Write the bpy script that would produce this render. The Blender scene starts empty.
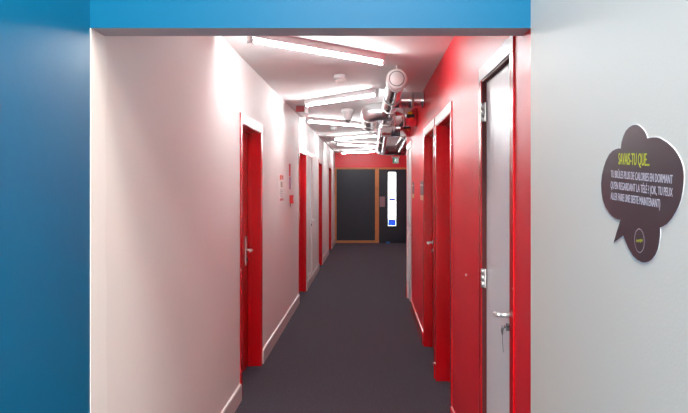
import bpy, bmesh, math, random
from mathutils import Vector, Matrix
random.seed(7)
C = bpy.context.scene.collection
SC = bpy.context.scene
PI = math.pi

# ------------------------------------------------------------ camera, world, light, exposure
CAMZ = 1.567
cam_d = bpy.data.cameras.new('camera'); cam = bpy.data.objects.new('camera', cam_d); C.objects.link(cam)
cam.location = (0, 0, CAMZ); cam.rotation_euler = (PI/2, 0, 0)
cam_d.sensor_width = 36; cam_d.lens = 36*655/688
cam_d.shift_x = (344-368.5)/688; cam_d.shift_y = (187.5-206.5)/688
cam_d.clip_start = 0.05; cam_d.clip_end = 100
SC.camera = cam
W = bpy.data.worlds.new('daylight'); SC.world = W; W.use_nodes = True
W.node_tree.nodes['Background'].inputs[0].default_value = (1.0, 0.955, 0.91, 1)
WORLD = 3.4
W.node_tree.nodes['Background'].inputs[1].default_value = WORLD
TUBE = 56.0
al = bpy.data.lights.new('lobby_light', 'AREA'); al.shape = 'RECTANGLE'; al.size = 0.5; al.size_y = 0.9
al.energy = 38; al.color = (1.0, 0.91, 0.82)
alo = bpy.data.objects.new('lobby_light', al); C.objects.link(alo); alo.location = (0.2, 1.1, 4.1)
al2 = bpy.data.lights.new('added_fill_rear', 'AREA'); al2.shape = 'RECTANGLE'; al2.size = 0.6; al2.size_y = 1.2  # unseen extra lamp, added to even out the light on the lobby walls
al2.energy = 80; al2.color = (1.0, 0.91, 0.82)
alo2 = bpy.data.objects.new('added_fill_rear', al2); C.objects.link(alo2); alo2.location = (-0.15, -0.9, 4.1)
SC.view_settings.view_transform = 'Standard'; SC.view_settings.look = 'None'
SC.view_settings.exposure = 1.2; SC.view_settings.gamma = 1.0; SC.view_settings.use_curve_mapping = False

# ------------------------------------------------------------ helpers
def srgb(r, g, b):
    f = lambda c: (c/255/12.92) if c/255 <= 0.04045 else ((c/255+0.055)/1.055)**2.4
    return (f(r), f(g), f(b), 1)

def mat(name, col, rough=0.5, metal=0.0, spec=0.5, bump=0.0, bscale=200.0, vary=0.0, vscale=3.0, emit=None, estr=0, coat=0.0):
    m = bpy.data.materials.new(name); m.use_nodes = True
    nt = m.node_tree; b = nt.nodes['Principled BSDF']
    b.inputs['Base Color'].default_value = col
    b.inputs['Roughness'].default_value = rough
    b.inputs['Metallic'].default_value = metal
    b.inputs['Specular IOR Level'].default_value = spec
    b.inputs['Coat Weight'].default_value = coat
    b.inputs['Coat Roughness'].default_value = 0.06
    tc = nt.nodes.new('ShaderNodeTexCoord')
    if vary > 0:
        n = nt.nodes.new('ShaderNodeTexNoise'); n.inputs['Scale'].default_value = vscale; n.inputs['Detail'].default_value = 4
        nt.links.new(tc.outputs['Object'], n.inputs['Vector'])
        mx = nt.nodes.new('ShaderNodeMix'); mx.data_type = 'RGBA'; mx.blend_type = 'MIX'
        mx.inputs[6].default_value = [c*(1-vary) for c in col[:3]]+[1]
        mx.inputs[7].default_value = [min(1, c*(1+vary)) for c in col[:3]]+[1]
        nt.links.new(n.outputs['Fac'], mx.inputs[0]); nt.links.new(mx.outputs[2], b.inputs['Base Color'])
    if bump > 0:
        n2 = nt.nodes.new('ShaderNodeTexNoise'); n2.inputs['Scale'].default_value = bscale; n2.inputs['Detail'].default_value = 3
        nt.links.new(tc.outputs['Object'], n2.inputs['Vector'])
        bp = nt.nodes.new('ShaderNodeBump'); bp.inputs['Strength'].default_value = bump; bp.inputs['Distance'].default_value = 0.002
        nt.links.new(n2.outputs['Fac'], bp.inputs['Height']); nt.links.new(bp.outputs['Normal'], b.inputs['Normal'])
    if emit:
        b.inputs['Emission Color'].default_value = emit; b.inputs['Emission Strength'].default_value = estr
    return m

M = {}
M['white_wall'] = mat('white_wall', srgb(234, 230, 228), 0.6, spec=0.3, bump=0.2, bscale=120, vary=0.02)
M['pale_strip'] = mat('pale_strip', srgb(238, 236, 234), 0.6, bump=0.3, bscale=60)
M['ceiling'] = mat('ceiling', srgb(246, 242, 242), 0.7, bump=0.1, bscale=150)
M['red_wall'] = mat('red_wall', srgb(222, 18, 38), 0.38, bump=0.22, bscale=110, vary=0.03)
M['red_gloss'] = mat('red_gloss', srgb(200, 2, 18), 0.24, bump=0.02, bscale=80)
M['white_trim_and_sheen'] = mat('white_trim_and_sheen', srgb(232, 216, 216), 0.3)  # white frame paint, and tube reflections painted onto the red head casings
M['red_gap_shade'] = mat('red_gap_shade', srgb(84, 6, 14), 0.6)  # dark lining colour paints the shaded gap beside the near white leaf
M['red_leaf'] = mat('red_leaf', srgb(190, 4, 18), 0.38)
M['blue'] = mat('blue', srgb(0, 96, 136), 0.34, spec=0.22, bump=0.1, bscale=60, vary=0.02)
M['grey_wall'] = mat('grey_wall', srgb(226, 219, 208), 0.5, bump=0.15, bscale=150)
M['soffit'] = mat('soffit', srgb(176, 170, 176), 0.6)
M['carpet'] = None
M['white_leaf'] = mat('white_leaf', srgb(240, 238, 239), 0.3)
M['base_white'] = mat('base_white', srgb(228, 214, 212), 0.22)
M['black_board'] = mat('black_board', srgb(26, 31, 46), 0.45, bump=0.05)
M['wood'] = mat('wood', srgb(204, 128, 72), 0.45, vary=0.25, vscale=9)
M['steel'] = mat('steel', (0.8, 0.79, 0.78, 1), 0.42, metal=1)
M['dark_steel'] = mat('dark_steel', (0.16, 0.16, 0.17, 1), 0.4, metal=0.8)
M['white_plastic'] = mat('white_plastic', srgb(235, 232, 232), 0.35)
M['housing'] = mat('housing', srgb(236, 230, 232), 0.5)
M['duct_dark'] = mat('duct_dark', (0.34, 0.33, 0.35, 1), 0.3, metal=1)
M['grey_plastic'] = mat('grey_plastic', srgb(120, 116, 118), 0.4)
M['dark'] = mat('dark', srgb(28, 24, 28), 0.6)
M['red_plastic'] = mat('red_plastic', srgb(196, 18, 30), 0.3)
M['dark_red'] = mat('dark_red', srgb(140, 26, 38), 0.4)
M['pink_plate'] = mat('pink_plate', srgb(150, 108, 118), 0.35)
M['yellow'] = mat('yellow', srgb(240, 205, 20), 0.4)
M['orange'] = mat('orange', srgb(245, 90, 20), 0.4)
M['blue_plastic'] = mat('blue_plastic', srgb(30, 110, 210), 0.4)
M['green'] = mat('green', srgb(20, 120, 96), 0.4, emit=srgb(20, 120, 96), estr=0.25)
M['sign_lit'] = mat('sign_lit', srgb(235, 235, 235), 0.4, emit=(1, 1, 1, 1), estr=0.35)
M['cream'] = mat('cream', srgb(232, 214, 170), 0.4)
M['sign_dark'] = mat('sign_dark', srgb(56, 44, 51), 0.32, vary=0.04)
M['sign_white'] = mat('sign_white', srgb(236, 236, 238), 0.4)
M['sign_text'] = mat('sign_text', srgb(214, 206, 216), 0.5)
M['sign_yellow'] = mat('sign_yellow', srgb(214, 216, 50), 0.5)
M['paper'] = mat('paper', srgb(236, 230, 228), 0.5)
M['photo_tone'] = mat('photo_tone', srgb(176, 160, 140), 0.5, vary=0.35, vscale=40)
M['mauve'] = mat('mauve', srgb(176, 120, 150), 0.5)
M['tube'] = mat('tube', (1, 1, 1, 1), 0.4, emit=(0.95, 1.0, 1.0, 1), estr=TUBE)

def m_carpet():
    m = mat('carpet', srgb(74, 66, 74), 0.95, spec=0.15)
    nt = m.node_tree; b = nt.nodes['Principled BSDF']; tc = nt.nodes.new('ShaderNodeTexCoord')
    n = nt.nodes.new('ShaderNodeTexNoise'); n.inputs['Scale'].default_value = 60; n.inputs['Detail'].default_value = 8; n.inputs['Roughness'].default_value = 0.75
    v = nt.nodes.new('ShaderNodeTexNoise'); v.inputs['Scale'].default_value = 320; v.inputs['Detail'].default_value = 2
    nt.links.new(tc.outputs['Object'], n.inputs['Vector']); nt.links.new(tc.outputs['Object'], v.inputs['Vector'])
    ad = nt.nodes.new('ShaderNodeMath'); ad.operation = 'ADD'
    nt.links.new(n.outputs['Fac'], ad.inputs[0]); nt.links.new(v.outputs['Fac'], ad.inputs[1])
    r = nt.nodes.new('ShaderNodeValToRGB'); r.color_ramp.elements[0].position = 0.72; r.color_ramp.elements[1].position = 1.25
    r.color_ramp.elements[0].position = 0.35; r.color_ramp.elements[1].position = 0.68
    hf = nt.nodes.new('ShaderNodeMath'); hf.operation = 'MULTIPLY'; hf.inputs[1].default_value = 0.5
    nt.links.new(ad.outputs[0], hf.inputs[0]); nt.links.new(hf.outputs[0], r.inputs[0])
    r.color_ramp.elements[0].color = srgb(48, 45, 53); r.color_ramp.elements[1].color = srgb(94, 88, 98)
    nt.links.new(r.outputs[0], b.inputs['Base Color'])
    bp = nt.nodes.new('ShaderNodeBump'); bp.inputs['Strength'].default_value = 0.6; bp.inputs['Distance'].default_value = 0.006
    nt.links.new(v.outputs['Fac'], bp.inputs['Height']); nt.links.new(bp.outputs['Normal'], b.inputs['Normal'])
    return m
M['carpet'] = m_carpet()

def m_duct(name, axis, rough=0.2, col=(0.82, 0.82, 0.83, 1)):
    """galvanised spiral duct: a helical seam every 8 cm"""
    m = mat(name, col, rough, metal=1)
    nt = m.node_tree; b = nt.nodes['Principled BSDF']; tc = nt.nodes.new('ShaderNodeTexCoord')
    w = nt.nodes.new('ShaderNodeTexWave'); w.wave_type = 'BANDS'; w.bands_direction = axis; w.wave_profile = 'SIN'
    w.inputs['Scale'].default_value = 0.314/0.06*0.5; w.inputs['Distortion'].default_value = 0.0
    nt.links.new(tc.outputs['Object'], w.inputs['Vector'])
    pw = nt.nodes.new('ShaderNodeMath'); pw.operation = 'POWER'; pw.inputs[1].default_value = 8
    nt.links.new(w.outputs['Fac'], pw.inputs[0])
    bp = nt.nodes.new('ShaderNodeBump'); bp.inputs['Strength'].default_value = 0.7; bp.inputs['Distance'].default_value = 0.004
    nt.links.new(pw.outputs[0], bp.inputs['Height']); nt.links.new(bp.outputs['Normal'], b.inputs['Normal'])
    return m
M['duct_y'] = m_duct('duct_y', 'Y'); M['duct_x'] = m_duct('duct_x', 'X')
M['duct_plain'] = mat('duct_plain', (0.86, 0.86, 0.87, 1), 0.3, metal=1)

def m_glass():
    m = bpy.data.materials.new('clear_glass'); m.use_nodes = True; nt = m.node_tree; nt.nodes.clear()
    o = nt.nodes.new('ShaderNodeOutputMaterial'); t = nt.nodes.new('ShaderNodeBsdfTransparent'); g = nt.nodes.new('ShaderNodeBsdfGlossy')
    g.inputs['Roughness'].default_value = 0.02; t.inputs[0].default_value = (0.94, 0.97, 1, 1)
    x = nt.nodes.new('ShaderNodeMixShader'); x.inputs[0].default_value = 0.08
    nt.links.new(t.outputs[0], x.inputs[1]); nt.links.new(g.outputs[0], x.inputs[2]); nt.links.new(x.outputs[0], o.inputs[0])
    return m
M['glass'] = m_glass()
def m_film():
    m = bpy.data.materials.new('blue_film'); m.use_nodes = True; nt = m.node_tree; nt.nodes.clear()
    o = nt.nodes.new('ShaderNodeOutputMaterial'); t = nt.nodes.new('ShaderNodeBsdfTransparent')
    t.inputs[0].default_value = (0.05, 0.15, 0.42, 1)
    nt.links.new(t.outputs[0], o.inputs[0]); return m
M['film'] = m_film()

def bx(bm, x0, x1, y0, y1, z0, z1, mi=0):
    vs = [bm.verts.new((x, y, z)) for x in (x0, x1) for y in (y0, y1) for z in (z0, z1)]
    fs = []
    for f in ((0,1,3,2), (4,6,7,5), (0,4,5,1), (2,3,7,6), (0,2,6,4), (1,5,7,3)):
        fc = bm.faces.new([vs[i] for i in f]); fc.material_index = mi; fs.append(fc)
    return fs

def cyl(bm, p0, p1, r0, r1=None, n=24, cap=True, smooth=True):
    r1 = r0 if r1 is None else r1
    p0, p1 = Vector(p0), Vector(p1); d = (p1-p0).normalized()
    u = d.orthogonal().normalized(); v = d.cross(u)
    a = [bm.verts.new(p0+r0*(math.cos(2*PI*i/n)*u+math.sin(2*PI*i/n)*v)) for i in range(n)]
    b = [bm.verts.new(p1+r1*(math.cos(2*PI*i/n)*u+math.sin(2*PI*i/n)*v)) for i in range(n)]
    for i in range(n):
        f = bm.faces.new((a[i], a[(i+1) % n], b[(i+1) % n], b[i])); f.smooth = smooth
    if cap:
        bm.faces.new(list(reversed(a))); bm.faces.new(b)

def lathe(bm, origin, axis, prof, n=32):
    """prof = [(radius, distance along axis)...]"""
    o = Vector(origin); d = Vector(axis).normalized(); u = d.orthogonal().normalized(); v = d.cross(u)
    rings = []
    for r, t in prof:
        rings.append([bm.verts.new(o+t*d+max(r, 1e-4)*(math.cos(2*PI*i/n)*u+math.sin(2*PI*i/n)*v)) for i in range(n)])
    for a, b in zip(rings, rings[1:]):
        for i in range(n):
            f = bm.faces.new((a[i], a[(i+1) % n], b[(i+1) % n], b[i])); f.smooth = True
    bm.faces.new(list(reversed(rings[0]))); bm.faces.new(rings[-1])

def sweep(bm, pts, r, n=24, cap=True):
    """tube along a path, frames carried along"""
    P = [Vector(p) for p in pts]; rings = []
    t0 = (P[1]-P[0]).normalized(); u = t0.orthogonal().normalized()
    for i, p in enumerate(P):
        t = (P[min(i+1, len(P)-1)]-P[max(i-1, 0)]).normalized()
        u = (u-u.dot(t)*t).normalized(); v = t.cross(u)
        rr = r[i] if isinstance(r, (list, tuple)) else r
        rings.append([bm.verts.new(p+rr*(math.cos(2*PI*k/n)*u+math.sin(2*PI*k/n)*v)) for k in range(n)])
    for a, b in zip(rings, rings[1:]):
        for k in range(n):
            f = bm.faces.new((a[k], a[(k+1) % n], b[(k+1) % n], b[k])); f.smooth = True
    if cap:
        bm.faces.new(list(reversed(rings[0]))); bm.faces.new(rings[-1])

def arc(c, a, b, n=10):
    """quarter arc about centre c from c+a to c+b"""
    c, a, b = Vector(c), Vector(a), Vector(b)
    return [c+math.cos(i*PI/2/n)*a+math.sin(i*PI/2/n)*b for i in range(n+1)]

def obj(name, bm, m, parent=None, bevel=0.0, kind=None, label=None):
    bmesh.ops.recalc_face_normals(bm, faces=bm.faces)
    me = bpy.data.meshes.new(name); bm.to_mesh(me); bm.free()
    for mm in (m if isinstance(m, (list, tuple)) else [m]): me.materials.append(mm)
    o = bpy.data.objects.new(name, me); C.objects.link(o)
    if parent:
        o.parent = parent; o.matrix_parent_inverse = Matrix.Translation(-parent.location) if parent.type == 'EMPTY' and parent.parent is None else Matrix()
    if bevel:
        bv = o.modifiers.new('bevel', 'BEVEL'); bv.width = bevel; bv.segments = 2; bv.limit_method = 'ANGLE'
    if kind: o['kind'] = kind
    if label: o['label'] = label
    return o

def box(name, dims, m, parent=None, bevel=0.0, kind=None, label=None):
    bm = bmesh.new(); bx(bm, *dims); return obj(name, bm, m, parent, bevel, kind, label)

def thing(name, label, cat, loc=(0, 0, 0), group=None):
    o = bpy.data.objects.new(name, None); C.objects.link(o); o.location = loc; o.empty_display_size = 0.1
    o['label'] = label; o['category'] = cat
    if group: o['group'] = group
    return o

def tag(o, label, cat, group=None):
    o['label'] = label; o['category'] = cat
    if group: o['group'] = group
    return o

def copy_tree(src, loc, label, rotz=None, group=None):
    r = src.copy(); C.objects.link(r); r.location = loc; r['label'] = label
    if rotz is not None: r.rotation_euler = (0, 0, rotz)
    for ch in src.children:
        c = ch.copy(); C.objects.link(c); c.parent = r
        for g in ch.children:
            d = g.copy(); C.objects.link(d); d.parent = c
    return r

# ------------------------------------------------------------ the setting
XL, XR, H = -0.948, 0.5525, 2.541
YB = 2.23          # face of the blue lintel
YE = 9.53          # the red right wall ends here, the hall widens
YF = 18.5          # far wall
XW = 1.45          # side wall of the wider end
TH = 0.30          # wall thickness
REC = 0.11         # how deep the door leaves sit

box('floor', (XL-TH, XW+TH, -2.6, YF+0.2, -0.1, 0.0), M['carpet'], kind='structure')
box('ceiling', (XL-TH, XW+TH, YB+0.118, YF+0.2, H, H+0.12), M['ceiling'], kind='structure')
box('ceiling_lobby', (XL-TH, XR+TH, -2.6, YB+0.118, 4.2, 4.32), M['ceiling'], kind='structure')

def wall_with_openings(name, x0, x1, y0, y1, opens, m):
    bm = bmesh.new(); y = y0
    for (a, b, zb, zt) in opens:
        bx(bm, x0, x1, y, a, 0, H)
        bx(bm, x0, x1, a, b, zt, H)
        if zb > 0.01: bx(bm, x0, x1, a, b, 0, zb)
        y = b
    bx(bm, x0, x1, y, y1, 0, H)
    return obj(name, bm, m, kind='structure')

TW = 0.062
# openings: outer architrave near y, far y, bottom z, outer top z
LEFT = [(4.825, 5.82, 0, 2.12), (8.87, 9.94, 0, 2.125), (10.2, 11.05, 0.125, 2.13), (12.45, 13.32, 0, 2.105), (15.45, 16.75, 0, 2.115)]
RIGHT = [(2.473, 3.24, 0, 2.15), (4.32, 5.37, 0, 2.14), (5.43, 6.52, 0, 2.145), (8.42, 9.33, 0, 2.17)]
inner = lambda o: (o[0]+TW, o[1]-TW, o[2] if o[2] < 0.01 else o[2]+0.03, o[3]-TW)
wall_with_openings('wall_left', XL-TH, XL, YB, YF, [inner(o) for o in LEFT], M['white_wall'])
wall_with_openings('wall_right', XR, XR+TH, YB, YE, [inner(o) for o in RIGHT], M['red_wall'])
box('wall_left_lobby', (XL-TH, XL, -2.6, YB, 0, 4.2), M['blue'], kind='structure')
box('wall_right_lobby', (XR, XR+TH, -2.6, YB, 0, 4.2), M['grey_wall'], kind='structure')
box('wall_right_recess', (XW, XW+TH, YE, YF, 0, H), M['red_wall'], kind='structure')
box('wall_return', (XR+TH, XW+TH, YE-0.15, YE, 0, H), M['red_wall'], kind='structure')

# lintel: blue face, bare grey soffit
bm = bmesh.new()
for f in bx(bm, XL, XR, YB, YB+0.118, 2.11, 4.2):
    f.normal_update()
    if abs(f.normal.z) > 0.9: f.material_index = 1
obj('wall_lintel', bm, [M['blue'], M['soffit']], kind='structure')

# thin paler strip along the corner of the opening, with an uneven edge
bm = bmesh.new()
n = 90; top = 2.11
ys = []
for i in range(n+1):
    z = top*i/n
    ys.append((YB+0.137+0.007*math.sin(z*3.1)+0.006*math.sin(z*17)*(0.3+z/2)+random.uniform(-.0025, .0025)+(0.004 if z > 1.9 else 0), z))
ys[-1] = (YB+0.12, top); ys[-2] = (YB+0.13, ys[-2][1])
f_a = [bm.verts.new((XL+0.002, YB+0.0005, z)) for _, z in ys]; f_b = [bm.verts.new((XL+0.0012, y, z)) for y, z in ys]
g_a = [bm.verts.new((XL-0.001, YB+0.0005, z)) for _, z in ys]; g_b = [bm.verts.new((XL-0.001, y, z)) for y, z in ys]
for i in range(n):
    bm.faces.new((f_a[i], f_b[i], f_b[i+1], f_a[i+1])); bm.faces.new((g_a[i], g_a[i+1], g_b[i+1], g_b[i]))
    bm.faces.new((f_b[i], g_b[i], g_b[i+1], f_b[i+1])); bm.faces.new((f_a[i], f_a[i+1], g_a[i+1], g_a[i]))
obj('trim_1', bm, M['pale_strip'], kind='structure')

# far wall: a red wall with the opening for the wood-framed partition
FZT, FX1 = 2.13, 1.30
bm = bmesh.new()
bx(bm, XL-TH, XW+TH, YF, YF+0.15, FZT, H); bx(bm, FX1, XW+TH, YF, YF+0.15, 0, FZT); bx(bm, XL-TH, XL, YF, YF+0.15, 0, FZT)
obj('wall_far', bm, M['red_wall'], kind='structure')

# skirting boards
def skirting(name, side, y0, y1, m):
    bm = bmesh.new(); s = 1 if side == 'L' else -1; X = XL if side == 'L' else XR
    pr = [(0, 0), (0.016, 0), (0.016, 0.108), (0.011, 0.120), (0.0, 0.124)]
    a = [bm.verts.new((X+s*p, y0, z)) for p, z in pr]; b = [bm.verts.new((X+s*p, y1, z)) for p, z in pr]
    for i in range(len(pr)):
        j = (i+1) % len(pr); bm.faces.new((a[i], a[j], b[j], b[i]))
    bm.faces.new(a); bm.faces.new(list(reversed(b)))
    obj(name, bm, m, kind='structure')
yy = YB+0.14
for (a, b, zb, zt) in [LEFT[0], LEFT[1], LEFT[3], LEFT[4]]:
    skirting('baseboard_left', 'L', yy, a, M['base_white']); yy = b
skirting('baseboard_left', 'L', yy, YF, M['base_white'])
yy = YB
for (a, b, zb, zt) in RIGHT:
    if a-yy > 0.04: skirting('baseboard_right', 'R', yy, a, M['red_gloss'])
    yy = b
skirting('baseboard_right', 'R', yy, YE, M['red_gloss'])

# ------------------------------------------------------------ doors
def lever_handle(parent, X, s, y, z, direction, plate=True, length=0.11, lock=0.075):
    """X = leaf face, s = +1 when the corridor lies towards +x"""
    h = None
    bm = bmesh.new()
    if plate:
        bx(bm, min(X, X+s*0.009), max(X, X+s*0.009), y-0.021, y+0.021, z-0.135, z+0.115)
    else:
        cyl(bm, (X, y, z), (X+s*0.010, y, z), 0.020)
        cyl(bm, (X, y, z-lock), (X+s*0.008, y, z-lock), 0.015)
    cyl(bm, (X, y, z), (X+s*0.048, y, z), 0.010, n=16)
    pts = [(X+s*0.040, y, z), (X+s*0.054, y+direction*0.006, z), (X+s*0.058, y+direction*0.022, z), (X+s*0.058, y+direction*length, z-0.002)]
    sweep(bm, pts, [0.010, 0.010, 0.0098, 0.0085], n=14)
    h = obj('door_handle', bm, M['steel'], parent, label='brushed steel lever handle')
    bm = bmesh.new(); zk = z-lock
    cyl(bm, (X+s*0.008, y, zk), (X+s*0.020, y, zk), 0.0085, n=16)
    bx(bm, min(X+s*0.008, X+s*0.020), max(X+s*0.008, X+s*0.020), y-0.0045, y+0.0045, zk-0.022, zk)
    obj('lock_cylinder', bm, M['dark_steel'], parent)
    return h

def door(n, side, o, leaf_m, rec, handle_y=None, hz=1.03, hdir=-1, plate=True, hlen=0.11, hinge_y=None, trim_m='red_gloss', lock=0.075, lining_m=None):
    X = XL if side == 'L' else XR; s = 1 if side == 'L' else -1    # s points into the corridor
    a, b, zb, zt = o; ia, ib, izb, izt = inner(o)
    mx = lambda p, q: (min(X+s*p, X+s*q), max(X+s*p, X+s*q))
    bm = bmesh.new(); bx(bm, *mx(-rec-0.042, -rec), ia+0.014, ib-0.014, izb+0.006, izt-0.014)
    leaf = obj('door_%d' % n, bm, leaf_m, None, 0.002, 'structure')
    # architrave round the opening, lining and stop
    bm = bmesh.new(); t = 0.007
    bx(bm, *mx(0, t), a, ia+0.003, zb, zt); bx(bm, *mx(0, t), ib-0.003, b, zb, zt)
    if zb > 0.01: bx(bm, *mx(0, t), ia+0.004, ib-0.004, zb, izb+0.004)
    obj('architrave', bm, M[trim_m], leaf, 0.002)
    box('head_casing', (*mx(0, t+0.001), a+0.004, b, izt-0.003, zt+0.001), M['white_trim_and_sheen'], leaf, 0.002, label='top casing over the doorway, pale with painted-in reflection')  # pale colour puts the tube light's reflection on the casing
    bm = bmesh.new(); L = -rec-0.05
    bx(bm, *mx(L, 0.002), ia, ia+0.012, zb, izt); bx(bm, *mx(L, 0.002), ib-0.012, ib, zb, izt)
    bx(bm, *mx(L, 0.002), ia+0.012, ib-0.012, izt-0.012, izt)
    if rec > 0.05:
        q0, q1 = mx(-rec+0.002, -rec+0.030)
        bx(bm, q0, q1, ia+0.012, ia+0.026, zb, izt-0.012); bx(bm, q0, q1, ib-0.026, ib-0.012, zb, izt-0.012)
        bx(bm, q0, q1, ia+0.026, ib-0.026, izt-0.026, izt-0.012)
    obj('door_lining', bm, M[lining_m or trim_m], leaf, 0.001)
    # blank back of the opening so that no light comes through the wall
    box('door_backing', (*mx(-TH+0.01, -TH+0.03), ia, ib, izb, izt), M['dark'], leaf)
    if handle_y: lever_handle(leaf, X-s*rec, s, handle_y, hz, hdir, plate, hlen, lock)
    if hinge_y:
        for hz_ in (1.93, 1.13, 0.30):
            bm = bmesh.new(); xh = X+s*(-rec+0.010)
            bx(bm, min(xh-0.003, xh+0.003), max(xh-0.003, xh+0.003), hinge_y-0.028, hinge_y+0.028, hz_-0.045, hz_+0.045)
            for k in range(3):
                cyl(bm, (xh+s*0.008, hinge_y, hz_-0.045+0.0305*k), (xh+s*0.008, hinge_y, hz_-0.045+0.0305*k+0.029), 0.009, n=14)
            obj('hinge', bm, M['steel'], leaf)
    return leaf

door(1, 'L', LEFT[0], M['red_leaf'], REC, 5.64, 1.03, -1)
door(2, 'L', LEFT[1], M['red_leaf'], REC, 9.04, 1.03, 1)
door(3, 'L', LEFT[2], M['white_leaf'], 0.012, 10.86, 1.03, -1, plate=False, trim_m='white_trim_and_sheen')
door(4, 'L', LEFT[3], M['red_leaf'], REC, 12.62, 1.03, 1)
door(5, 'L', LEFT[4], M['red_leaf'], REC, 15.62, 1.03, 1, trim_m='white_trim_and_sheen', lining_m='red_gloss')
d6 = door(6, 'R', RIGHT[0], M['white_leaf'], 0.018, 2.615, 1.057, 1, plate=False, hlen=0.045, hinge_y=3.168, lock=0.040, lining_m='red_gap_shade')
door(7, 'R', RIGHT[1], M['red_leaf'], REC, 4.50, 1.03, 1)
door(8, 'R', RIGHT[2], M['red_leaf'], 0.075, 6.34, 1.036, -1, plate=False)
door(9, 'R', RIGHT[3], M['white_leaf'], 0.016, 8.56, 1.03, 1, plate=False, hinge_y=9.258, trim_m='white_trim_and_sheen')
# key ring hanging from the near lock
bm = bmesh.new(); kx, ky, kz = XR-0.006, 2.615, 1.012
sweep(bm, [(kx, ky, kz), (kx-0.010, ky, kz-0.002), (kx-0.013, ky, kz-0.015), (kx-0.012, ky, kz-0.032)], [0.006, 0.007, 0.005, 0.003], n=10)
sweep(bm, [(kx-0.012, ky, kz-0.030), (kx-0.010, ky+0.004, kz-0.07), (kx-0.006, ky+0.010, kz-0.105)], [0.0012]*3, n=6)
obj('key_cord', bm, M['dark_steel'], d6)

# far partition and black door
part = thing('glazed_partition', 'fixed black panel in an orange-brown wooden frame at the end of the corridor', 'partition', (-0.35, YF, 0))
box('panel', (XL+0.045, 0.185, YF+0.03, YF+0.06, 0.07, FZT-0.05), M['black_board'], part)
bm = bmesh.new()
bx(bm, XL, XL+0.045, YF-0.012, YF+0.09, 0, FZT); bx(bm, 0.185, 0.295, YF-0.012, YF+0.09, 0, FZT-0.05)
bx(bm, XL+0.045, FX1, YF-0.012, YF+0.09, FZT-0.05, FZT); bx(bm, XL+0.045, 0.185, YF-0.012, YF+0.09, 0, 0.07)
bx(bm, FX1-0.045, FX1, YF-0.012, YF+0.09, 0, FZT-0.05)
obj('wooden_frame', bm, M['wood'], part, 0.003)

dx0, dx1, sx0, sx1, sz0, sz1 = 0.293, 1.258, 0.552, 0.778, 0.48, 2.005
bm = bmesh.new(); y0, y1, zt = YF+0.02, YF+0.065, FZT-0.048
bx(bm, dx0, sx0, y0, y1, 0.001, zt); bx(bm, sx1, dx1, y0, y1, 0.001, zt); bx(bm, sx0, sx1, y0, y1, 0.001, sz0); bx(bm, sx0, sx1, y0, y1, sz1, zt)
fd = obj('door_10', bm, M['black_board'], kind='structure')
bm = bmesh.new(); g = 0.018
for q in ((sx0-g, sx0+0.004, sz0-g, sz1+g), (sx1-0.004, sx1+g, sz0-g, sz1+g)): bx(bm, q[0], q[1], y0-0.008, y0, q[2], q[3])
for q in ((sz0-g, sz0+0.004), (sz1-0.004, sz1+g)): bx(bm, sx0+0.004, sx1-0.004, y0-0.008, y0, q[0], q[1])
obj('vision_panel_frame', bm, M['dark'], fd)
box('vision_pane', (sx0, sx1, y0+0.018, y0+0.024, sz0, sz1), M['glass'], fd)
box('blue_film', (sx0+0.01, sx1-0.01, y0+0.030, y0+0.031, sz0+0.01, sz0+0.185), M['film'], fd, label='translucent blue strip at the foot of the pane')
box('blue_band', (sx0+0.03, sx1-0.02, y0+0.028, y0+0.029, 1.195, 1.262), M['film'], fd, label='small blue band across the pane')
box('push_plate', (0.312, 0.464, y0-0.006, y0, 1.02, 1.31), M['pink_plate'], fd, 0.002, label='dull pink metal push plate')

bm = bmesh.new()
vs = [bm.verts.new(p) for p in ((0.50, YF-0.10, 0), (0.60, YF-0.10, 0), (0.60, YF-0.005, 0), (0.50, YF-0.005, 0), (0.50, YF-0.01, 0.035), (0.60, YF-0.01, 0.035))]
for f in ((0, 3, 2, 1), (0, 1, 5, 4), (3, 4, 5, 2), (0, 4, 3), (1, 2, 5)): bm.faces.new([vs[i] for i in f])
tag(obj('door_wedge', bm, M['blue_plastic']), 'small blue wedge on the carpet at the foot of the black door', 'door wedge')

# ------------------------------------------------------------ ceiling lights
def make_light():
    """batten along +x, centred, origin on the ceiling; length 1.14"""
    t = thing('ceiling_light', '', 'ceiling light', (0, 0, 0)); Lh = 0.57
    bm = bmesh.new()
    pr = [(-0.024, 0), (0.024, 0), (0.024, -0.046), (0.010, -0.048), (-0.010, -0.048), (-0.024, -0.046)]
    a = [bm.verts.new((-Lh, y, z)) for y, z in pr]; b = [bm.verts.new((Lh, y, z)) for y, z in pr]
    for i in range(6): bm.faces.new((a[i], a[(i+1) % 6], b[(i+1) % 6], b[i]))
    bm.faces.new(a); bm.faces.new(list(reversed(b)))
    obj('housing', bm, M['housing'], t)
    for s in (-1, 1):
        bm = bmesh.new(); bx(bm, min(s*(Lh-0.022), s*(Lh+0.004)), max(s*(Lh-0.022), s*(Lh+0.004)), -0.019, 0.019, -0.082, -0.046)
        obj('lamp_holder', bm, M['white_plastic'], t, 0.004)
    bm = bmesh.new(); cyl(bm, (-Lh+0.022, 0, -0.066), (Lh-0.022, 0, -0.066), 0.0085, n=16)
    obj('fluorescent_tube', bm, M['tube'], t)
    return t
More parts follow.
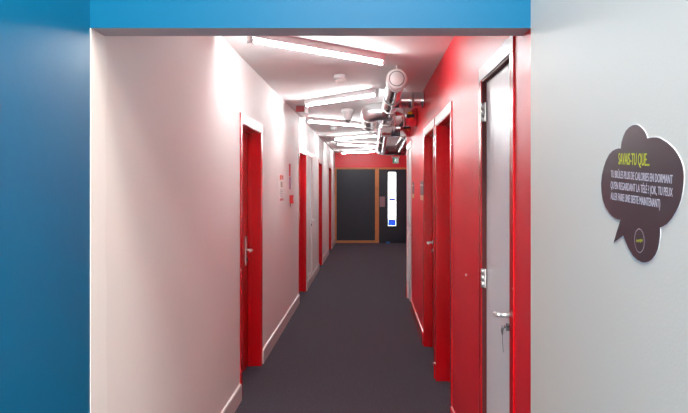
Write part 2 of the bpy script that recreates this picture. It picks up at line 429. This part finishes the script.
lamps = [  # left end, right end (x, y)
    ((-0.725, 4.06), (0.095, 4.80), 'white batten light nearest the blue lintel, slanting back to the right'),
    ((-0.69, 7.27), (0.085, 6.44), 'lit batten light beside the red sounder box, slanting forward to the right'),
    ((-0.85, 9.02), (-0.03, 9.80), 'lit batten light behind the cone-shaped detector, partly behind the bent duct'),
    ((-0.634, 12.4), (0.16, 11.57), 'lit batten light just past the small round detector on the left'),
    ((-0.62, 13.95), (0.178, 14.55), 'second batten light from the far red wall'),
    ((-0.67, 17.4), (0.12, 16.75), 'lit batten light closest to the far red wall')]
proto = make_light()
for i, (p, q, lab) in enumerate(lamps):
    c = ((p[0]+q[0])/2, (p[1]+q[1])/2, H); rz = math.atan2(q[1]-p[1], q[0]-p[0])
    if i == 0:
        proto.location = c; proto.rotation_euler = (0, 0, rz); proto['label'] = lab; proto['group'] = 'fluorescent battens along the ceiling'
    else: copy_tree(proto, c, lab, rz)

# ------------------------------------------------------------ detectors and sounder
t = thing('smoke_detector', 'white smoke detector with a narrow lower dome, nearest on the ceiling', 'smoke detector', (-0.245, 5.67, H))
bm = bmesh.new(); lathe(bm, (-0.245, 5.67, H), (0, 0, -1), [(0.056, 0), (0.056, 0.022), (0.052, 0.034)]); obj('base', bm, M['white_plastic'], t)
bm = bmesh.new(); lathe(bm, (-0.245, 5.67, H-0.034), (0, 0, -1), [(0.030, 0), (0.046, 0.012), (0.048, 0.020), (0.032, 0.036), (0.012, 0.040)]); obj('sensing_chamber', bm, M['white_plastic'], t)
t = thing('smoke_detector', 'large white cone-shaped detector with a dark tip beside the bent duct', 'smoke detector', (-0.256, 8.13, H))
bm = bmesh.new(); lathe(bm, (-0.256, 8.13, H), (0, 0, -1), [(0.082, 0), (0.084, 0.030), (0.078, 0.048), (0.060, 0.070), (0.052, 0.100), (0.044, 0.128), (0.034, 0.138)]); obj('base', bm, M['white_plastic'], t)
bm = bmesh.new(); lathe(bm, (-0.256, 8.13, H-0.136), (0, 0, -1), [(0.032, 0), (0.030, 0.016), (0.020, 0.030)]); obj('sensor_tip', bm, M['grey_plastic'], t, label='dark grey sensor tip')
t = thing('smoke_detector', 'small flat white round detector farther back, left of the bent duct', 'smoke detector', (-0.56, 10.5, H))
bm = bmesh.new(); lathe(bm, (-0.56, 10.5, H), (0, 0, -1), [(0.055, 0), (0.055, 0.024), (0.046, 0.040), (0.030, 0.056), (0.012, 0.058)]); obj('base', bm, M['white_plastic'], t)

t = thing('alarm_sounder', 'red alarm box on a white base where ceiling meets the left wall', 'alarm sounder', (-0.79, 7.8, H))
box('base', (-0.835, -0.715, 7.80, 7.90, H-0.090, H), M['white_plastic'], t, 0.006)
box('red_lens', (-0.86, -0.762, 7.74, 7.80, H-0.075, H-0.010), M['dark_red'], t, 0.008, label='dark red front')

# ------------------------------------------------------------ ventilation ducts
zf = 2.325
R1_, R2_ = 0.078, 0.100
duct = thing('ventilation_duct', 'shiny metal round duct system under the ceiling with a white round end grille', 'duct', (0.22, 7.5, H))
zc, xm = 2.432, 0.225
bm = bmesh.new()
sweep(bm, [(xm, 5.32, zc), (xm, 9.2, zc), (xm+0.02, 13.2, zf)] , R1_, n=32, cap=False)
obj('main_pipe', bm, M['duct_y'], duct)
bm = bmesh.new()
sweep(bm, arc((xm+0.20, 13.15, zf), (-0.18, 0, 0), (0, 0.20, 0))+[Vector((XW-0.01, 13.35, zf))], 0.098, n=28)
obj('far_elbow', bm, M['duct_dark'], duct)
for y in (5.36, 6.25, 6.95, 8.3, 9.15, 11.0, 13.0):
    zz = zc-max(0, y-9.2)*(zc-zf)/4.0
    bm = bmesh.new(); cyl(bm, (xm, y, zz), (xm, y+0.03, zz), R1_+0.005, n=32); obj('collar', bm, M['steel'], duct)
# white end valve
bm = bmesh.new(); lathe(bm, (xm, 5.20, zc), (0, 1, 0), [(0.060, 0.004), (0.064, 0.0), (0.076, 0.002), (0.081, 0.012), (0.081, 0.050), (0.0785, 0.14)], n=40)
obj('end_collar', bm, M['white_plastic'], duct)
bm = bmesh.new(); lathe(bm, (xm, 5.188, zc), (0, 1, 0), [(0.004, 0.0), (0.010, 0.001), (0.050, 0.003), (0.0555, 0.008), (0.0555, 0.02)], n=40)
v = obj('grille_disc', bm, M['white_plastic'], duct)
bm = bmesh.new(); lathe(bm, (xm, 5.1985, zc), (0, 1, 0), [(0.0615, 0.0), (0.0615, 0.004)], n=40)
obj('shadow_gap', bm, M['grey_plastic'], duct, label='dark ring around the grille disc')
for y in (5.24, 6.2, 9.0):
    bm = bmesh.new(); cyl(bm, (xm, y, zc+R1_), (xm, y, H), 0.006, n=8); cyl(bm, (xm, y-0.012, zc), (xm, y+0.012, zc), R1_+0.006, n=32)
    obj('hanger', bm, M['dark_steel'] if y > 6 else M['white_plastic'], duct)
# crossing 160 mm branch into the right wall
bm = bmesh.new(); sweep(bm, [(xm, 6.48, zc), (XR+0.06, 6.48, zc)], R1_, n=28, cap=False); obj('branch_pipe', bm, M['duct_x'], duct)
bm = bmesh.new(); cyl(bm, (0.42, 6.48, zc), (0.445, 6.48, zc), R1_+0.006, n=28); obj('collar', bm, M['steel'], duct)
# 200 mm branches: right wall -> over the main pipe -> elbow -> back -> elbow -> right wall
z2, r = 2.435, 0.16
path1 = [Vector((XR+0.06, 7.5, 2.39)), Vector((0.27, 7.5, 2.39))]
bm = bmesh.new(); sweep(bm, path1, 0.125, n=32); obj('branch_pipe', bm, M['duct_x'], duct)
el = [Vector((0.30, 7.5, z2)), Vector((0.20, 7.5, z2))]+arc((0.015+r, 7.5+r, z2), (0, -r, 0), (-r, 0, 0))+[Vector((0.015, 9.0, z2))]
bm = bmesh.new(); sweep(bm, el, R2_, n=32, cap=False); obj('elbow_pipe', bm, M['duct_plain'], duct)
bm = bmesh.new(); cyl(bm, (0.015, 8.99, z2), (0.015, 9.08, z2), R2_+0.004, n=32); obj('end_cap', bm, M['duct_plain'], duct)
bm = bmesh.new(); sweep(bm, [(xm-0.05, 8.72, 2.365), (XR+0.06, 8.72, 2.365)], 0.12, n=28); obj('branch_pipe', bm, M['duct_x'], duct)
for x in (0.285, 0.395):
    bm = bmesh.new(); cyl(bm, (x, 7.5, 2.39), (x+0.014, 7.5, 2.39), 0.131, n=32); obj('collar', bm, M['steel'], duct)
bm = bmesh.new(); cyl(bm, (0.015, 7.72, z2), (0.015, 7.745, z2), R2_+0.006, n=28); obj('collar', bm, M['steel'], duct)
bm = bmesh.new(); cyl(bm, (0.015, 8.42, z2), (0.015, 8.445, z2), R2_+0.006, n=28); obj('collar', bm, M['steel'], duct)
# dampers with yellow and orange tags
for (x, y, z) in ((0.465, 7.48, 2.40), (0.50, 8.72, 2.385)):
    bm = bmesh.new(); bx(bm, x-0.035, x+0.050, y-R2_-0.045, y-R2_+0.01, z-0.050, z-0.010); dmp = obj('damper_actuator', bm, M['dark'], duct, 0.004)
    bm = bmesh.new(); lathe(bm, (x+0.002, y-R2_-0.040, z-0.012), (0, 0, 1), [(0.024, 0), (0.024, 0.020), (0.018, 0.028)], n=18); obj('knob', bm, M['yellow'], dmp, label='yellow knob')
    box('tag', (x+0.000, x+0.040, y-R2_-0.050, y-R2_-0.046, z-0.074, z-0.048), M['orange'], dmp, label='orange tag')

for x in (0.62, 0.80, 0.98):
    bm = bmesh.new(); cyl(bm, (x, 13.35, zf), (x+0.03, 13.35, zf), 0.105, n=28); obj('collar', bm, M['dark_steel'], duct)
duct2 = thing('ventilation_duct', 'second metal round duct, far back on the right above the exit sign', 'duct', (0.62, 12, H))
bm = bmesh.new(); sweep(bm, [(XW-0.01, 9.95, zc)]+[tuple(p) for p in arc((0.62+0.15, 9.95+0.15, zc), (0, -0.15, 0), (-0.15, 0, 0))]+[(0.60, 12.9, 2.35)], 0.085, n=28)
obj('main_pipe', bm, M['duct_y'], duct2)
for y in (10.6, 12.0):
    zz = zc-(y-10.1)*0.082/2.8
    bm = bmesh.new(); cyl(bm, (0.617, y, zz), (0.617, y+0.03, zz), 0.091, n=28); obj('collar', bm, M['steel'], duct2)

# ------------------------------------------------------------ exit sign
ex, ey = 0.685, 16.5
t = thing('exit_sign', 'small green exit sign hanging below the ducts before the far red wall', 'exit sign', (ex, ey, H))
box('luminaire', (ex-0.10, ex+0.10, ey-0.03, ey+0.03, 2.310, 2.345), M['white_plastic'], t, 0.004)
for s in (-1, 1):
    bm = bmesh.new(); cyl(bm, (ex+s*0.07, ey, 2.345), (ex+s*0.07, ey, H), 0.003, n=8)
    obj('hanging_rod', bm, M['steel'], t)
box('border', (ex-0.075, ex+0.075, ey-0.004, ey+0.004, 2.172, 2.312), M['white_plastic'], t, label='white border')
box('sign_plate', (ex-0.066, ex+0.066, ey-0.007, ey-0.003, 2.180, 2.306), M['green'], t, label='dark green plate')
bm = bmesh.new(); yp = ey-0.0085
def strip(p, q, w):
    p, q = Vector(p), Vector(q); d = (q-p).normalized(); n_ = Vector((-d.y, d.x))*w/2
    A = [p+n_, q+n_, q-n_, p-n_]
    f = [bm.verts.new((ex+a.x, yp, 2.243+a.y)) for a in A]; k = [bm.verts.new((ex+a.x, yp+0.0015, 2.243+a.y)) for a in A]
    bm.faces.new(f); bm.faces.new(list(reversed(k)))
    for i in range(4): bm.faces.new((f[i], f[(i+1) % 4], k[(i+1) % 4], k[i]))
cyl(bm, (ex+0.002, yp, 2.243+0.042), (ex+0.002, yp+0.0015, 2.243+0.042), 0.012, n=14)
strip((0, 0.030), (-0.004, -0.008), 0.020)
strip((-0.002, 0.026), (-0.030, 0.010), 0.009); strip((-0.030, 0.010), (-0.034, -0.010), 0.008)
strip((0.004, 0.026), (0.028, 0.012), 0.009)
strip((-0.006, -0.006), (-0.018, -0.030), 0.011); strip((-0.018, -0.030), (-0.036, -0.046), 0.010)
strip((-0.001, -0.006), (0.016, -0.022), 0.011); strip((0.016, -0.022), (0.012, -0.052), 0.010)
strip((0.040, 0.050), (0.040, -0.052), 0.006); strip((0.058, 0.050), (0.058, -0.052), 0.006); strip((0.037, 0.050), (0.061, 0.050), 0.006)
obj('pictogram', bm, M['sign_lit'], t, label='white running figure beside a doorway')

# ------------------------------------------------------------ small wall signs
X = XL
t = thing('notice', 'small white notice with a picture, on the left wall between the first two red doors', 'notice', (X, 7.15, 1.45))
y0, y1, z0, z1 = 6.95, 7.28, 1.42, 1.705
box('sheet', (X, X+0.003, y0, y1, z0, z1), M['paper'], t)
box('heading', (X+0.003, X+0.004, y0+0.01, y0+0.15, z1-0.055, z1-0.005), M['orange'], t, label='orange printed corner')
box('heading', (X+0.003, X+0.004, y0+0.18, y1-0.01, z1-0.050, z1-0.005), M['red_plastic'], t, label='red printed corner')
box('printed_picture', (X+0.003, X+0.004, y0+0.10, y1-0.08, z1-0.135, z1-0.075), M['photo_tone'], t, label='muted printed picture')
box('footer', (X+0.003, X+0.004, y0+0.03, y1-0.01, z0+0.004, z0+0.030), M['red_plastic'], t, label='red printed strip')
bm = bmesh.new()
for k in range(5): bx(bm, X+0.003, X+0.0036, y0+0.05, y1-0.05-0.03*(k % 2), z0+0.045+0.018*k, z0+0.050+0.018*k)
obj('text_lines', bm, M['grey_plastic'], t)
t = thing('sign', 'narrow red and mauve wall sign just above the red call point', 'sign', (X, 7.87, 1.5))
box('upper_plate', (X, X+0.012, 7.81, 7.90, 1.70, 1.85), M['red_plastic'], t, label='red upper half')
box('lower_plate', (X, X+0.012, 7.81, 7.90, 1.545, 1.695), M['mauve'], t, label='mauve lower half')
t = thing('fire_call_point', 'red manual call point on the left wall below the narrow sign', 'call point', (X, 7.95, 1.41))
box('casing', (X, X+0.042, 7.86, 7.96, 1.375, 1.475), M['red_plastic'], t, 0.004)
box('push_window', (X+0.042, X+0.044, 7.885, 7.935, 1.40, 1.45), M['paper'], t, label='pale push window')
box('hanging_key', (X+0.004, X+0.008, 7.89, 7.91, 1.335, 1.375), M['dark'], t)

X = XR
def door_sign(y0, y1, label, cols):
    t = thing('door_sign', label, 'sign', (X, (y0+y1)/2, 1.5))
    w = (y1-y0)/cols
    for k in range(cols):
        a, b = y0+k*w+0.006, y0+(k+1)*w-0.006
        box('plate', (X-0.006, X, a, b, 1.49, 1.632), M['grey_plastic'], t, label='dull grey upper plate')
        box('lower_plate', (X-0.006, X, a, b, 1.437, 1.488), M['cream'], t, label='cream lower plate')
        box('text_lines', (X-0.0068, X-0.006, a+0.02, b-0.02, 1.585, 1.60), M['paper'], t)
door_sign(7.95, 8.20, 'grey and cream sign on the red wall next to the far white door', 1)
door_sign(6.58, 6.92, 'pair of grey and cream plates on the red wall next to the far red doorway', 2)
bm = bmesh.new(); lathe(bm, (XR, 3.70, 1.073), (-1, 0, 0), [(0.007, 0), (0.007, 0.003), (0.004, 0.005)], n=16)
tag(obj('wall_plug', bm, M['white_plastic']), 'tiny white plug in the red wall between the near white door and a red doorway', 'wall plug')

# ------------------------------------------------------------ speech bubble sign on the grey wall
def px(x, y):
    d = 362.0/(x-368.5); return (d, CAMZ-(y-187.5)*d/655)
OUT = [(621.5,148.4),(622.3,142),(624.4,135.3),(626.6,130.8),(629.8,127.3),(633,125.3),(636,124.7),(638.6,125.2),(640.7,126.5),(643,128.6),(645,131),(646.8,134.4),(648,138.6),
 (650.5,137.9),(653.5,137.4),(657,137.4),(660.7,138.2),(664.4,140.5),(667.8,142.6),(671,145.4),(674.6,149),(678,153.8),(681,159.2),(683.2,165.4),(684.2,171.3),(684.5,177.3),(684.1,184),(683.2,191),(681.6,199.5),(679.3,206.2),(676.3,212),(672.4,218.5),(667.8,223.7),(664,226.3),(660.5,227.7),
 (660.7,231.5),(660.5,235.8),(659.8,242.5),(658.5,249),(656,254.8),(652.5,259.3),(649.4,261.5),(645.8,262.5),(642.4,262.2),(638,259.8),(634,256),(629.3,248.5),(625.6,239.5),(623.9,235.3),
 (619.3,239),(614.4,242.6),(617.2,232.6),(621.3,219.8),(618.4,219.4),(615.3,218),(612.4,215.8),(609.8,212.9),(606.2,207.2),(603.4,200),(602.2,192),(601.8,183.6),(602.6,175),(604.4,167.3),(606.7,160.3),(609.8,154.4),(613.1,150.8),(617,148.9),(619.3,148.3)]
sign = thing('wall_sign', 'dark speech-bubble sign with French text on the light grey wall', 'sign', (XR, 1.33, CAMZ))
pts = [px(*p) for p in OUT]
cy = sum(p[0] for p in pts)/len(pts); cz = sum(p[1] for p in pts)/len(pts)
def plate(name, P, x0, x1, m, label=None):
    bm = bmesh.new()
    a = [bm.verts.new((x0, y, z)) for y, z in P]; b = [bm.verts.new((x1, y, z)) for y, z in P]
    bm.faces.new(a); bm.faces.new(list(reversed(b)))
    for i in range(len(P)):
        j = (i+1) % len(P); bm.faces.new((a[i], b[i], b[j], a[j]))
    return obj(name, bm, m, sign, label=label)
def offset(P, e):
    out = []; n = len(P); A = sum(P[i][0]*P[(i+1) % n][1]-P[(i+1) % n][0]*P[i][1] for i in range(n)); sg = 1 if A > 0 else -1
    for i in range(n):
        p, q, r_ = Vector(P[i-1]), Vector(P[i]), Vector(P[(i+1) % n])
        d1, d2 = (q-p).normalized(), (r_-q).normalized(); t_ = (d1+d2).normalized(); nn = Vector((t_.y, -t_.x))*sg
        out.append(tuple(q+nn*e))
    return out
plate('white_backing', offset(pts, 0.0013), XR-0.0009, XR, M['sign_white'], 'white cut edge')
plate('bubble_face', pts, XR-0.0016, XR-0.0009, M['sign_dark'], 'dark aubergine face')

def text(name, s, p_left, p_right, cap, m, label=None, bold=0.0004):
    """text on the right wall: starts at (y,z) p_left, ends at p_right, cap height in metres"""
    cu = bpy.data.curves.new(name, 'FONT'); cu.body = s; cu.size = 1.0; cu.resolution_u = 3
    tmp = bpy.data.objects.new(name, cu); C.objects.link(tmp)
    dg = bpy.context.evaluated_depsgraph_get(); me = bpy.data.meshes.new_from_object(tmp.evaluated_get(dg))
    bpy.data.objects.remove(tmp)
    xs = [v.co.x for v in me.vertices]; x0, x1 = min(xs), max(xs)
    L = Vector((p_right[0]-p_left[0], p_right[1]-p_left[1])); ln = L.length; d = L/ln; up = Vector((d.y, -d.x))
    if up.y < 0: up = -up
    sx, sy = ln/(x1-x0), cap/0.655
    for v in me.vertices:
        a, b = (v.co.x-x0)*sx, v.co.y*sy
        v.co = (XR-0.0020, p_left[0]+d.x*a+up.x*b, p_left[1]+d.y*a+up.y*b)
    bm = bmesh.new(); bm.from_mesh(me)
    for k in (1, 2):                                    # heavier strokes
        for v in me.vertices: v.co.y -= bold; v.co.x -= 0.00002
        bm.from_mesh(me)
    bpy.data.meshes.remove(me)
    return obj(name, bm, m, sign, label=label)
text('heading', 'SAVAIS-TU QUE...', px(619.2, 164.3), px(650.3, 165.9), 0.0235, M['sign_yellow'], 'yellow-green heading text', 0.0007)
text('text_line', 'TU BRÛLES PLUS DE CALORIES EN DORMANT', px(611.7, 177.3), px(673.6, 183.8), 0.0152, M['sign_text'], None, 0.0005)
text('text_line', "QU'EN REGARDANT LA TÉLÉ ? (OK, TU PEUX", px(611.5, 188.3), px(673.6, 196.8), 0.0152, M['sign_text'], None, 0.0005)
text('text_line', 'ALLER FAIRE UNE SIESTE MAINTENANT)', px(611.5, 199.2), px(661, 207.8), 0.0152, M['sign_text'], None, 0.0005)
bm = bmesh.new(); cyy, czz = px(640.4, 240.7); n = 48
for k in range(n):
    a0, a1 = 2*PI*k/n, 2*PI*(k+1)/n; f = []
    for (rr, aa) in ((0.0245, a0), (0.0245, a1), (0.0232, a1), (0.0232, a0)):
        f.append(bm.verts.new((XR-0.0020, cyy+rr*math.cos(aa), czz+rr*math.sin(aa))))
    bm.faces.new(f)
bmesh.ops.remove_doubles(bm, verts=bm.verts, dist=1e-5)
obj('logo_ring', bm, M['sign_text'], sign, label='thin pale ring')
text('logo_text', 'énergies', px(637.3, 242.2), px(643.8, 241.6), 0.007, M['sign_yellow'], 'yellow-green lettering inside the ring', 0.0002)
